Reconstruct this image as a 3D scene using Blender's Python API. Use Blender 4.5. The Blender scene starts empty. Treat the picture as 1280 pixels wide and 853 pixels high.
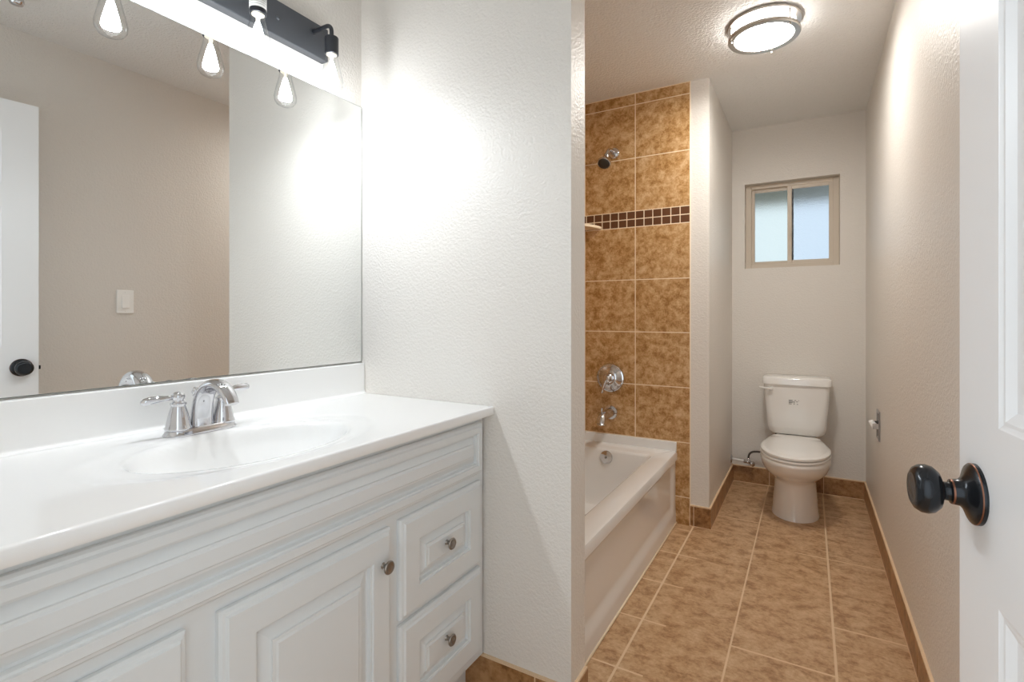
import bpy, bmesh, math, random
from mathutils import Vector, Matrix
random.seed(7)
PI = math.pi
SC = bpy.context.scene
COL = SC.collection

# ------------------------------------------------------------------ camera
cam_d = bpy.data.cameras.new('camera')
cam = bpy.data.objects.new('camera', cam_d)
COL.objects.link(cam)
cam.location = (0, 0, 1.142)
cam.rotation_euler = (PI/2, 0, 0.5254)
cam_d.sensor_width = 36
cam_d.lens = 36*640.5/1280
cam_d.shift_y = -32.06/1280
cam_d.clip_start = 0.02
SC.camera = cam

# ------------------------------------------------------------------ light settings
BULB_STRENGTH = 740      # downward face of the LED core
BULB_BODY = 42           # sides of the LED core
BULB_COLOR = (0.90, 0.955, 1.0)
CEILING_STRENGTH = 108
CEILING_SIDE = 17
CEILING_COLOR = (1.0, 0.965, 0.91)
DAY_COLOR = (0.80, 0.92, 1.0)        # sky beyond the window
DAY_STRENGTH = 0.95
DOOR_FILL_COLOR = (0.84, 0.935, 1.0)      # added fill: world glow let in by the doorway behind the camera
DOOR_FILL_STRENGTH = 1.8

w = bpy.data.worlds.new('world')
SC.world = w
w.use_nodes = True
nt = w.node_tree
nt.nodes.clear()
tc = nt.nodes.new('ShaderNodeTexCoord')
sp = nt.nodes.new('ShaderNodeSeparateXYZ')
mr = nt.nodes.new('ShaderNodeMapRange')
mr.inputs['From Min'].default_value = -0.15
mr.inputs['From Max'].default_value = 0.15
mx = nt.nodes.new('ShaderNodeMix'); mx.data_type = 'RGBA'
mx.inputs[6].default_value = tuple(c*DOOR_FILL_STRENGTH for c in DOOR_FILL_COLOR)+(1,)
mx.inputs[7].default_value = tuple(c*DAY_STRENGTH for c in DAY_COLOR)+(1,)
bg = nt.nodes.new('ShaderNodeBackground')
wo = nt.nodes.new('ShaderNodeOutputWorld')
nt.links.new(tc.outputs['Generated'], sp.inputs[0])
nt.links.new(sp.outputs['Y'], mr.inputs['Value'])
nt.links.new(mr.outputs[0], mx.inputs[0])
nt.links.new(mx.outputs[2], bg.inputs['Color'])
nt.links.new(bg.outputs[0], wo.inputs['Surface'])

vs = SC.view_settings
SC.display_settings.display_device = 'sRGB'
vs.view_transform = 'Standard'
vs.look = 'None'
vs.exposure = 0.03
vs.gamma = 1.0
vs.use_curve_mapping = False
SC.cycles.max_bounces = 14
SC.cycles.diffuse_bounces = 8
SC.cycles.glossy_bounces = 8
SC.cycles.transmission_bounces = 8
SC.cycles.transparent_max_bounces = 16
SC.cycles.caustics_reflective = False
SC.cycles.caustics_refractive = False
SC.cycles.sample_clamp_indirect = 6.0

# ------------------------------------------------------------------ dimensions
XL, XR = -1.377, 0.304          # mirror wall, right wall
YP, YP2 = 1.307, 1.407          # partition front and back
XP = -0.569                     # partition end
XA = -0.6255                    # tub apron
YT = 2.888                      # tiled end wall
XT = -0.561                     # end of the tile
XW = -0.4616                    # wing wall end
YB = 3.8385                     # back wall
H = 2.414
ZC, ZC2, XF = 0.868, 0.843, -0.819   # countertop
YR = 0.03                       # rear wall inner face

# ------------------------------------------------------------------ materials
def srgb(r, g, b):
    f = lambda c: (c/12.92 if c <= 0.04045 else ((c+0.055)/1.055)**2.4)
    return (f(r/255), f(g/255), f(b/255), 1)

def new_mat(name):
    m = bpy.data.materials.new(name); m.use_nodes = True
    return m, m.node_tree, m.node_tree.nodes['Principled BSDF']

def plain(name, col, rough=0.5, metal=0.0, spec=0.5, bump=None, coat=0.0, mottle=0.0):
    m, t, b = new_mat(name)
    b.inputs['Base Color'].default_value = col
    b.inputs['Roughness'].default_value = rough
    b.inputs['Metallic'].default_value = metal
    b.inputs['Specular IOR Level'].default_value = spec
    b.inputs['Coat Weight'].default_value = coat
    c = t.nodes.new('ShaderNodeTexCoord')
    if bump:
        scale, strength, dist = bump
        n = t.nodes.new('ShaderNodeTexNoise'); n.inputs['Scale'].default_value = scale
        n.inputs['Detail'].default_value = 3; n.inputs['Roughness'].default_value = 0.55
        bp = t.nodes.new('ShaderNodeBump'); bp.inputs['Strength'].default_value = strength
        bp.inputs['Distance'].default_value = dist
        t.links.new(c.outputs['Object'], n.inputs['Vector'])
        t.links.new(n.outputs['Fac'], bp.inputs['Height'])
        t.links.new(bp.outputs[0], b.inputs['Normal'])
    if mottle:
        n2 = t.nodes.new('ShaderNodeTexNoise'); n2.inputs['Scale'].default_value = 6
        n2.inputs['Detail'].default_value = 4
        r = t.nodes.new('ShaderNodeMapRange')
        r.inputs['To Min'].default_value = 1-mottle; r.inputs['To Max'].default_value = 1+mottle
        mu = t.nodes.new('ShaderNodeMix'); mu.data_type = 'RGBA'; mu.blend_type = 'MULTIPLY'
        mu.inputs[0].default_value = 1
        mu.inputs[6].default_value = col
        t.links.new(c.outputs['Object'], n2.inputs['Vector'])
        t.links.new(n2.outputs['Fac'], r.inputs['Value'])
        t.links.new(r.outputs[0], mu.inputs[7])
        t.links.new(mu.outputs[2], b.inputs['Base Color'])
    return m

def tile_mat(name, dark, mid, light, scale, rough, stretch=(1, 1, 1)):
    m, t, b = new_mat(name)
    c = t.nodes.new('ShaderNodeTexCoord')
    mp = t.nodes.new('ShaderNodeMapping'); mp.inputs['Scale'].default_value = stretch
    t.links.new(c.outputs['Object'], mp.inputs[0])
    n1 = t.nodes.new('ShaderNodeTexNoise'); n1.inputs['Scale'].default_value = scale
    n1.inputs['Detail'].default_value = 8; n1.inputs['Roughness'].default_value = 0.72
    n1.inputs['Distortion'].default_value = 0.25
    n2 = t.nodes.new('ShaderNodeTexNoise'); n2.inputs['Scale'].default_value = scale*5
    n2.inputs['Detail'].default_value = 6; n2.inputs['Roughness'].default_value = 0.7
    t.links.new(mp.outputs[0], n1.inputs['Vector']); t.links.new(mp.outputs[0], n2.inputs['Vector'])
    ad = t.nodes.new('ShaderNodeMath'); ad.operation = 'MULTIPLY_ADD'
    ad.inputs[1].default_value = 0.45
    sb = t.nodes.new('ShaderNodeMath'); sb.operation = 'SUBTRACT'; sb.inputs[1].default_value = 0.225
    t.links.new(n2.outputs['Fac'], ad.inputs[0]); t.links.new(n1.outputs['Fac'], ad.inputs[2])
    t.links.new(ad.outputs[0], sb.inputs[0])
    r = t.nodes.new('ShaderNodeValToRGB')
    e = r.color_ramp.elements
    e[0].position = 0.36; e[0].color = dark
    e[1].position = 0.66; e[1].color = light
    k = e.new(0.49); k.color = mid
    t.links.new(sb.outputs[0], r.inputs[0])
    t.links.new(r.outputs[0], b.inputs['Base Color'])
    b.inputs['Roughness'].default_value = rough
    bp = t.nodes.new('ShaderNodeBump'); bp.inputs['Strength'].default_value = 0.15
    bp.inputs['Distance'].default_value = 0.002
    t.links.new(sb.outputs[0], bp.inputs['Height'])
    t.links.new(bp.outputs[0], b.inputs['Normal'])
    return m

def emit(name, col, s):
    m = bpy.data.materials.new(name); m.use_nodes = True
    t = m.node_tree; t.nodes.clear()
    e = t.nodes.new('ShaderNodeEmission'); e.inputs[0].default_value = col+(1,); e.inputs[1].default_value = s
    o = t.nodes.new('ShaderNodeOutputMaterial'); t.links.new(e.outputs[0], o.inputs[0])
    return m

def clear_glass(name):
    # thin clear envelope: straight-through light plus a fresnel reflection
    m = bpy.data.materials.new(name); m.use_nodes = True
    t = m.node_tree; t.nodes.clear()
    tr = t.nodes.new('ShaderNodeBsdfTransparent'); 
    lw0 = t.nodes.new('ShaderNodeLayerWeight'); lw0.inputs[0].default_value = 0.35
    rp = t.nodes.new('ShaderNodeValToRGB')
    rp.color_ramp.elements[0].position = 0.35; rp.color_ramp.elements[0].color = (0.985, 0.985, 0.985, 1)
    rp.color_ramp.elements[1].position = 0.95; rp.color_ramp.elements[1].color = (0.80, 0.82, 0.84, 1)
    t.links.new(lw0.outputs['Facing'], rp.inputs[0]); t.links.new(rp.outputs[0], tr.inputs[0])
    gl = t.nodes.new('ShaderNodeBsdfGlossy'); gl.inputs['Roughness'].default_value = 0.03
    lw = t.nodes.new('ShaderNodeLayerWeight'); lw.inputs[0].default_value = 0.25
    fr = t.nodes.new('ShaderNodeMath'); fr.operation = 'MULTIPLY'; fr.inputs[1].default_value = 0.45
    t.links.new(lw.outputs['Facing'], fr.inputs[0])
    mi = t.nodes.new('ShaderNodeMixShader')
    o = t.nodes.new('ShaderNodeOutputMaterial')
    t.links.new(fr.outputs[0], mi.inputs[0]); t.links.new(tr.outputs[0], mi.inputs[1]); t.links.new(gl.outputs[0], mi.inputs[2])
    t.links.new(mi.outputs[0], o.inputs[0])
    return m

def obscure_glass(name, tint):
    m, t, b = new_mat(name)
    b.inputs['Base Color'].default_value = tint
    b.inputs['Transmission Weight'].default_value = 1
    b.inputs['Roughness'].default_value = 0.28
    b.inputs['IOR'].default_value = 1.3
    c = t.nodes.new('ShaderNodeTexCoord')
    n = t.nodes.new('ShaderNodeTexVoronoi'); n.inputs['Scale'].default_value = 130
    bp = t.nodes.new('ShaderNodeBump'); bp.inputs['Strength'].default_value = 0.5; bp.inputs['Distance'].default_value = 0.003
    t.links.new(c.outputs['Object'], n.inputs['Vector']); t.links.new(n.outputs['Distance'], bp.inputs['Height'])
    t.links.new(bp.outputs[0], b.inputs['Normal'])
    return m

M = {}
M['wall'] = plain('painted_wall', (0.74, 0.706, 0.66, 1), 0.42, bump=(120, 0.55, 0.0045))
M['ceiling'] = plain('ceiling_texture', (0.83, 0.83, 0.82, 1), 0.7, bump=(95, 0.9, 0.008))
M['floor_tile'] = tile_mat('floor_tile', srgb(154, 114, 76), srgb(188, 151, 112), srgb(208, 175, 139), 15, 0.36, (1.0, 1.25, 1))
M['wall_tile'] = tile_mat('wall_tile', srgb(152, 108, 56), srgb(188, 146, 95), srgb(214, 181, 140), 24, 0.34)
M['base_tile'] = tile_mat('base_tile', srgb(116, 78, 40), srgb(156, 114, 72), srgb(180, 140, 98), 11, 0.34)
M['grout'] = plain('grout', srgb(222, 194, 160), 0.8)
M['wall_grout'] = plain('wall_grout', srgb(238, 220, 192), 0.75)
M['mosaic'] = plain('mosaic_tile', srgb(98, 62, 38), 0.3, mottle=0.35)
M['white_paint'] = plain('cabinet_paint', (0.735, 0.757, 0.762, 1), 0.36)
M['door_paint'] = plain('door_paint', (0.92, 0.93, 0.945, 1), 0.35)
M['marble'] = plain('cultured_marble', (0.88, 0.878, 0.87, 1), 0.12, coat=0.3)
M['porcelain'] = plain('porcelain', (0.85, 0.835, 0.81, 1), 0.1, coat=0.5)
M['tub'] = plain('tub_enamel', (0.80, 0.80, 0.79, 1), 0.12, coat=0.4)
M['chrome'] = plain('chrome', (0.64, 0.64, 0.66, 1), 0.05, 1.0)
M['dark_chrome'] = plain('dark_chrome', (0.42, 0.42, 0.43, 1), 0.12, 1.0)
M['nickel'] = plain('brushed_nickel', (0.52, 0.49, 0.46, 1), 0.3, 1.0)
M['pewter'] = plain('pewter', (0.33, 0.30, 0.27, 1), 0.32, 1.0)
M['black_metal'] = plain('black_metal', (0.035, 0.038, 0.045, 1), 0.36, 0.3, bump=(60, 0.1, 0.001))
M['plate_metal'] = plain('plate_metal', (0.075, 0.08, 0.09, 1), 0.4, 0.35)
M['bronze'] = plain('oil_rubbed_bronze', (0.022, 0.024, 0.028, 1), 0.22, 0.55)
M['copper'] = plain('rubbed_copper', (0.24, 0.11, 0.07, 1), 0.4, 0.9)
M['mirror'] = plain('mirror_silver', (0.90, 0.91, 0.90, 1), 0.0, 1.0)
M['mirror_edge'] = plain('mirror_edge', (0.18, 0.20, 0.19, 1), 0.3, 0.2)
M['vinyl'] = plain('almond_vinyl', srgb(208, 196, 180), 0.4)
M['dark'] = plain('dark_rubber', (0.02, 0.02, 0.02, 1), 0.6)
M['dark_nozzle'] = plain('dark_nozzle', (0.07, 0.065, 0.06, 1), 0.45, 0.6)
M['switch_white'] = plain('switch_plastic', (0.93, 0.93, 0.91, 1), 0.35)
M['paper'] = plain('paper_sticker', (0.80, 0.80, 0.78, 1), 0.6)
M['ink'] = plain('ink', (0.10, 0.10, 0.10, 1), 0.6)
M['faint_print'] = plain('faint_print', (0.45, 0.45, 0.45, 1), .6)
M['hose'] = plain('braided_hose', (0.10, 0.09, 0.08, 1), 0.4, 0.7, bump=(900, 0.6, 0.001))
M['bulb_glass'] = clear_glass('bulb_glass')
M['bulb_base'] = plain('bulb_base', (0.80, 0.72, 0.58, 1), 0.4, 0.3)
M['led_face'] = emit('led_face_glow', BULB_COLOR, BULB_STRENGTH)
M['led_body'] = emit('led_body_glow', BULB_COLOR, BULB_BODY)
M['lamp_glow'] = emit('lamp_diffuser', CEILING_COLOR, CEILING_STRENGTH)
M['lamp_side'] = emit('lamp_drum_side', CEILING_COLOR, CEILING_SIDE)
M['pane'] = obscure_glass('obscure_glass', (0.95, 1.0, 0.97, 1))
M['pane_blue'] = obscure_glass('obscure_glass_screened', (0.84, 0.91, 1.0, 1))
M['soffit'] = plain('soffit_paint', srgb(150, 150, 140), 0.7)
M['leaf'] = plain('hedge_leaf', srgb(96, 120, 80), 0.7, mottle=0.4)

# ------------------------------------------------------------------ mesh helpers
class MB:
    def __init__(self): self.bm = bmesh.new(); self.mats = []
    def mi(self, m):
        if m not in self.mats: self.mats.append(m)
        return self.mats.index(m)
    def face(self, pts, m, smooth=False):
        vs_ = [self.bm.verts.new(p) for p in pts]
        f = self.bm.faces.new(vs_); f.material_index = self.mi(m); f.smooth = smooth
        return f
    def box(self, x0, x1, y0, y1, z0, z1, m, bev=0.0, seg=2):
        b = bmesh.new()
        bmesh.ops.create_cube(b, size=1)
        for v in b.verts:
            v.co = Vector((x0+(v.co.x+.5)*(x1-x0), y0+(v.co.y+.5)*(y1-y0), z0+(v.co.z+.5)*(z1-z0)))
        if bev: bmesh.ops.bevel(b, geom=b.edges[:], offset=bev, segments=seg, affect='EDGES', profile=0.5)
        self.merge(b, m)
    def merge(self, b, m, mat=None, smooth=False):
        i = self.mi(m); mp = {}
        for v in b.verts: mp[v] = self.bm.verts.new(mat @ v.co if mat else v.co)
        for f in b.faces:
            try:
                g = self.bm.faces.new([mp[v] for v in f.verts]); g.material_index = i; g.smooth = smooth or f.smooth
            except ValueError: pass
        b.free()
    def loft(self, rings, m, caps=(True, True), closed=True, smooth=True):
        i = self.mi(m)
        R = [[self.bm.verts.new(p) for p in r] for r in rings]
        n = len(R[0])
        for a, b in zip(R, R[1:]):
            for k in range(n if closed else n-1):
                q = (a[k], a[(k+1) % n], b[(k+1) % n], b[k])
                try:
                    f = self.bm.faces.new(q); f.material_index = i; f.smooth = smooth
                except ValueError: pass
        if caps[0]:
            f = self.bm.faces.new(list(reversed(R[0]))); f.material_index = i
        if caps[1]:
            f = self.bm.faces.new(R[-1]); f.material_index = i
    def lathe(self, prof, org, axis, m, n=28, caps=(True, True), smooth=True):
        a = Vector(axis).normalized()
        u = a.orthogonal().normalized(); v = a.cross(u)
        o = Vector(org)
        rings = [[o+a*h+(u*math.cos(2*PI*k/n)+v*math.sin(2*PI*k/n))*max(r, 1e-5) for k in range(n)] for r, h in prof]
        self.loft(rings, m, caps, True, smooth)
    def tube(self, pts, r, m, n=14, caps=(True, True)):
        pts = [Vector(p) for p in pts]
        rs = r if isinstance(r, (list, tuple)) else [r]*len(pts)
        rings = []; u = None
        for k, p in enumerate(pts):
            t = (pts[min(k+1, len(pts)-1)]-pts[max(k-1, 0)]).normalized()
            if u is None: u = t.orthogonal().normalized()
            else: u = (u-t*u.dot(t)).normalized()
            v = t.cross(u)
            rings.append([p+(u*math.cos(2*PI*j/n)+v*math.sin(2*PI*j/n))*rs[k] for j in range(n)])
        self.loft(rings, m, caps)
    def build(self, name, parent=None, weld=False, sharp=None):
        if weld: bmesh.ops.remove_doubles(self.bm, verts=self.bm.verts, dist=1e-5)
        bmesh.ops.recalc_face_normals(self.bm, faces=self.bm.faces)
        me = bpy.data.meshes.new(name)
        self.bm.to_mesh(me); self.bm.free()
        for m in self.mats: me.materials.append(m)
        if sharp is not None: me.set_sharp_from_angle(angle=math.radians(sharp))
        o = bpy.data.objects.new(name, me); COL.objects.link(o)
        if parent is not None: o.parent = parent; o.matrix_parent_inverse = parent.matrix_world.inverted()
        return o

def tag(o, label=None, cat=None, group=None, kind=None):
    if label: o['label'] = label
    if cat: o['category'] = cat
    if group: o['group'] = group
    if kind: o['kind'] = kind
    return o

def empty(name, loc, label, cat, group=None):
    o = bpy.data.objects.new(name, None); COL.objects.link(o)
    o.location = loc; o.empty_display_size = 0.05
    bpy.context.view_layer.update()
    return tag(o, label, cat, group)

def struct(o, label, cat):
    return tag(o, label, cat, None, 'structure')

def bez(p0, p1, p2, p3, n=12):
    P = [Vector(p) for p in (p0, p1, p2, p3)]
    return [P[0]*(1-t)**3+P[1]*3*t*(1-t)**2+P[2]*3*t*t*(1-t)+P[3]*t**3 for t in [i/n for i in range(n+1)]]

def arc(c, r, a0, a1, e1, e2, n=10):
    c = Vector(c); e1 = Vector(e1); e2 = Vector(e2)
    return [c+(e1*math.cos(a0+(a1-a0)*i/n)+e2*math.sin(a0+(a1-a0)*i/n))*r for i in range(n+1)]

def sstep(a, b, x):
    t = min(1, max(0, (x-a)/(b-a))); return t*t*(3-2*t)

def cuts(lo, hi, lines):
    """sorted breakpoints; lines = [(pos, width)] -> list of (a, b, line index or None)"""
    out = []; p = lo
    for i, (c, wd) in enumerate(lines):
        a, b = max(lo, c-wd/2), min(hi, c+wd/2)
        if b <= lo or a >= hi: continue
        if a > p+1e-6: out.append((p, a, None))
        out.append((max(a, p), b, i)); p = b
    if hi > p+1e-6: out.append((p, hi, None))
    return out

def tile_grid(mb, fn, us, vs_, matfn):
    for (u0, u1, iu) in us:
        for (v0, v1, iv) in vs_:
            mb.face([fn(u0, v0), fn(u1, v0), fn(u1, v1), fn(u0, v1)], matfn((u0+u1)/2, (v0+v1)/2, iu, iv))

# ------------------------------------------------------------------ floor
mb = MB()
GY = [(YT-2.888+1.61+0.3015*k, 0.008) for k in range(-9, 8)]
GX = [(-1.465+0.0, .006), (-1.155, .006), (-0.847, .006), (-0.541, .008), (-0.2355, .0065), (0.0755, .008), (0.383, .006)]
XC_ = [-1.72, -1.155, -0.847, -0.541, -0.2355, 0.0755, 0.383]
fx = cuts(-1.6, 0.45, GX)
# extra break lines so that worn-off stretches of grout can end mid tile
def split(segs, pts):
    for p in pts:
        o = []
        for a, b, i in segs:
            if a+1e-4 < p < b-1e-4: o += [(a, p, i), (p, b, i)]
            else: o.append((a, b, i))
        segs = o
    return segs
fx = split(fx, [-0.455, -0.06])
fy = cuts(-1.1, 4.05, GY)
def floor_mat(x, y, ix, iy):
    if ix is not None: return M['grout']
    if iy is not None:
        k = round((y-1.61)/0.3015)
        if x < -0.541: return M['grout']
        if x > 0.0755: return M['grout'] if k in (0, 2, 4, 6, 7) else M['floor_tile']
        if x < -0.455: return M['grout'] if k in (0, 1, 2, 3) else M['floor_tile']
        if x < -0.2355: return M['grout'] if k in (5, 7) else M['floor_tile']
        if x < -0.06: return M['grout'] if k in (1, 7, 6) else M['floor_tile']
        return M['grout'] if k in (1, 4, 6, 7) else M['floor_tile']
    return M['floor_tile']
tile_grid(mb, lambda u, v: (u, v, 0.0), fx, fy, floor_mat)
mb.box(-1.6, 0.45, -1.1, 4.05, -0.1, -0.002, M['grout'])
struct(mb.build('floor'), 'tan mottled ceramic tile floor with pale grout lines', 'floor')

# ------------------------------------------------------------------ walls
def wall(name, label, boxes, mat=None):
    mb = MB()
    for b in boxes: mb.box(*b, mat or M['wall'])
    return struct(mb.build(name), label, 'wall')

wall('wall_left', 'greige textured wall behind the mirror and vanity', [(XL-0.12, XL, YR-0.12, YT+0.2, 0, H)])
wall('wall_right', 'long greige textured wall on the right of the corridor', [(XR, XR+0.12, YR-0.12, YB+0.12, 0, H)])
wall('wall_partition', 'bright greige partition wall between vanity and bathtub', [(XL, XP, YP, YP2, 0, H)])
wall('wall_wing', 'short greige wall end between tiled tub end and toilet', [(XL, XW, YT+0.008, YB, 0, H)])
# rear wall with the doorway the picture is taken from
wall('wall_rear', 'greige wall holding the entrance doorway',
     [(XL, -0.58, YR-0.12, YR, 0, H), (0.262, XR, YR-0.12, YR, 0, H), (-0.58, 0.262, YR-0.12, YR, 2.07, H)])
# back wall with window opening
WX0, WX1, WZ0, WZ1 = -0.381, 0.169, 1.462, 2.037
wall('wall_back', 'greige wall behind the toilet with a small high window',
     [(XW-0.05, WX0, YB, YB+0.12, 0, H), (WX1, XR, YB, YB+0.12, 0, H),
      (WX0, WX1, YB, YB+0.12, 0, WZ0), (WX0, WX1, YB, YB+0.12, WZ1, H)])
mb = MB()
mb.box(XL-0.12, XR+0.12, YR-0.12, YB+0.12, H, H+0.1, M['ceiling'])
struct(mb.build('ceiling'), 'pale grey textured ceiling', 'ceiling')

# tiled tub surround: end wall (seen), long wall and the back of the partition
def tub_tiles(name, label, fn, u0, u1, ulines, back, edge_cap=None):
    mb = MB()
    zl = [(0.15, .005), (0.448, .005), (0.748, .005), (1.048, .005), (1.346, .005), (2.043, .005), (2.348, .005)]
    us = cuts(u0, u1, ulines)
    tile_grid(mb, fn, us, cuts(0.0, 1.6455, zl[:5]), lambda u, v, iu, iv: M['wall_grout'] if (iu is not None or iv is not None) else M['wall_tile'])
    tile_grid(mb, fn, us, cuts(1.7415, H, zl[5:]+[(H-0.002, .006)]), lambda u, v, iu, iv: M['wall_grout'] if (iu is not None or iv is not None) else M['wall_tile'])
    mo = [(u1-0.0497*k, .005) for k in range(1, int((u1-u0)/0.0497)+1)][::-1]
    tile_grid(mb, fn, cuts(u0, u1, mo), cuts(1.6455, 1.7415, [(1.648, .005), (1.6935, .005), (1.7395, .005)]),
              lambda u, v, iu, iv: M['wall_grout'] if (iu is not None or iv is not None) else M['mosaic'])
    back(mb)
    return struct(mb.build(name), label, 'wall')

tub_tiles('wall_tub_end', 'brown mottled tile wall with dark mosaic band above tub faucet',
          lambda u, v: (u, YT, v), XL, XT, [(-1.166, .005), (-0.8595, .0055)],
          lambda mb: mb.box(XL, XT+0.004, YT+0.0004, YT+0.008, 0, H, M['wall_grout']))
tub_tiles('wall_tub_side', 'brown mottled tile wall along the tub behind the partition',
          lambda u, v: (XL+0.008, u, v), YP2, YT, [(YT-0.3*k, .005) for k in range(4, 0, -1)],
          lambda mb: mb.box(XL, XL+0.0076, YP2, YT, 0, H, M['wall_grout']))

# ------------------------------------------------------------------ tile baseboards
def baseboard(name, label, p0, p1, nrm, seams, h=0.108, th=0.010):
    mb = MB()
    p0 = Vector(p0); p1 = Vector(p1); d = (p1-p0); L = d.length; d.normalize(); n = Vector(nrm)
    def bx(a, b, z0, z1, t, m):
        q = [p0+d*a, p0+d*b, p0+d*b+n*t, p0+d*a+n*t]
        xs = [v.x for v in q]; ys = [v.y for v in q]
        mb.box(min(xs), max(xs), min(ys), max(ys), z0, z1, m)
    for a, b, i in cuts(0, L, [(s, .004) for s in seams]):
        bx(a, b, 0.004, h, th if i is None else th-0.0008, M['base_tile'] if i is None else M['grout'])
    bx(0, L, 0, 0.004, th+0.001, M['grout'])
    bx(0, L, h, h+0.006, th-0.001, M['grout'])
    return struct(mb.build(name), label, 'baseboard')

baseboard('baseboard_right', 'brown tile baseboard along the right corridor wall', (XR, YR, 0), (XR, YB, 0), (-1, 0, 0), [0.2+0.3*k for k in range(12)])
baseboard('baseboard_back', 'brown tile baseboard behind the toilet', (XW+0.01, YB, 0), (XR-0.01, YB, 0), (0, -1, 0), [0.222, 0.532])
baseboard('baseboard_wing', 'brown tile baseboard along the wing wall beside the toilet', (XW, YT+0.008-0.010, 0), (XW, YB, 0), (1, 0, 0), [0.14, 0.44, 0.74])
baseboard('baseboard_wing_front', 'brown tile baseboard on the end of the wing wall', (XT+0.004, YT+0.008, 0), (XW, YT+0.008, 0), (0, -1, 0), [0.018])
baseboard('baseboard_partition', 'brown tile baseboard at the foot of the partition wall', (XL, YP, 0), (XP, YP, 0), (0, -1, 0), [0.11, 0.45, 0.7])
baseboard('baseboard_partition_end', 'short brown tile baseboard on the partition end', (XP, YP-0.010, 0), (XP, YP2, 0), (1, 0, 0), [])

# ------------------------------------------------------------------ window
FY = YB+0.058
mb = MB()
fw = 0.036
mb.box(WX0, WX0+fw, FY, FY+0.05, WZ0, WZ1, M['vinyl'], .003)
mb.box(WX1-fw, WX1, FY, FY+0.05, WZ0, WZ1, M['vinyl'], .003)
mb.box(WX0+fw, WX1-fw, FY, FY+0.05, WZ0, WZ0+0.028, M['vinyl'], .003)
mb.box(WX0+fw, WX1-fw, FY, FY+0.05, WZ1-0.028, WZ1, M['vinyl'], .003)
win = struct(mb.build('window_1'), 'small sliding window with almond frame and frosted panes above toilet', 'window')
def sash(x0, x1, y0, pane_m):
    mb = MB(); z0, z1 = WZ0+0.024, WZ1-0.024; s = 0.026
    mb.box(x0, x0+s, y0, y0+0.018, z0, z1, M['vinyl'], .002)
    mb.box(x1-s, x1, y0, y0+0.018, z0, z1, M['vinyl'], .002)
    mb.box(x0+s, x1-s, y0, y0+0.018, z0, z0+s, M['vinyl'], .002)
    mb.box(x0+s, x1-s, y0, y0+0.018, z1-s, z1, M['vinyl'], .002)
    so = mb.build('sash', win)
    mp_ = MB(); mp_.box(x0+s-.003, x1-s+.003, y0+0.007, y0+0.011, z0+s-.003, z1-s+.003, pane_m)
    mp_.build('pane', so)
    return so
sash(WX0+fw-.006, -0.090, FY+0.024, M['pane'])
sr = sash(-0.126, WX1-fw+.004, FY+0.003, M['pane_blue'])
mb = MB(); mb.box(-0.114, -0.104, FY-0.004, FY+0.004, 1.66, 1.70, M['vinyl'], .002); mb.build('latch', sr)
# the eave and hedge outside that tint the frosted panes
mb = MB(); mb.box(-1.6, 1.6, YB+0.122, YB+0.75, 2.35, 2.42, M['soffit'])
mb.box(-1.6, 1.6, YB+0.73, YB+0.77, 2.02, 2.42, M['soffit'])
struct(mb.build('trim_1'), 'grey roof eave seen blurred through the frosted window', 'eave')

# ------------------------------------------------------------------ mirror
mb = MB()
mb.box(XL, XL+0.005, 0.05, YP-0.003, 0.978, 1.8795, M['mirror_edge'])
mb.face([(XL+0.0052, 0.0515, 0.9795), (XL+0.0052, YP-0.0045, 0.9795), (XL+0.0052, YP-0.0045, 1.878), (XL+0.0052, 0.0515, 1.878)], M['mirror'])
tag(mb.build('mirror'), 'large frameless wall mirror above the white vanity countertop', 'mirror')

# ------------------------------------------------------------------ vanity cabinet
XC = -0.858; VY0, VY1 = 0.04, 1.302
cab = empty('vanity_cabinet', (-1.1, 0.68, 0), 'long white raised panel vanity cabinet under the countertop', 'cabinet')
mb = MB()
mb.box(XL+0.002, XC-0.019, VY0, VY0+0.016, 0.115, ZC2-0.001, M['white_paint'])
mb.box(XL+0.002, XC-0.019, VY1-0.016, VY1, 0.115, ZC2-0.001, M['white_paint'])
mb.box(XL+0.002, XL+0.010, VY0+0.016, VY1-0.016, 0.115, ZC2-0.001, M['white_paint'])
mb.box(XL+0.010, XC-0.019, VY0+0.016, VY1-0.016, 0.115, 0.131, M['white_paint'])
# face frame
mb.box(XC-0.019, XC, VY0, VY1, 0.115, 0.150, M['white_paint'], .001)
mb.box(XC-0.019, XC, VY0, VY1, 0.600, 0.690, M['white_paint'], .001)
mb.box(XC-0.0191, XC-0.0003, 0.90, VY1, 0.36, 0.44, M['white_paint'], .001)
mb.box(XC-0.019, XC, VY0, VY1, 0.818, ZC2-0.001, M['white_paint'], .001)
for a, b in ((VY0, 0.065), (0.435, 0.497), (0.889, 0.932), (1.262, VY1)):
    mb.box(XC-0.0192, XC-0.0001, a, b, 0.115, ZC2-0.001, M['white_paint'], .001)
mb.build('cabinet_body', cab)
mb = MB()
mb.box(XL+0.05, -0.918, VY0, VY1, 0.0, 0.1148, M['white_paint'])
mb.build('toe_kick', cab)

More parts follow.
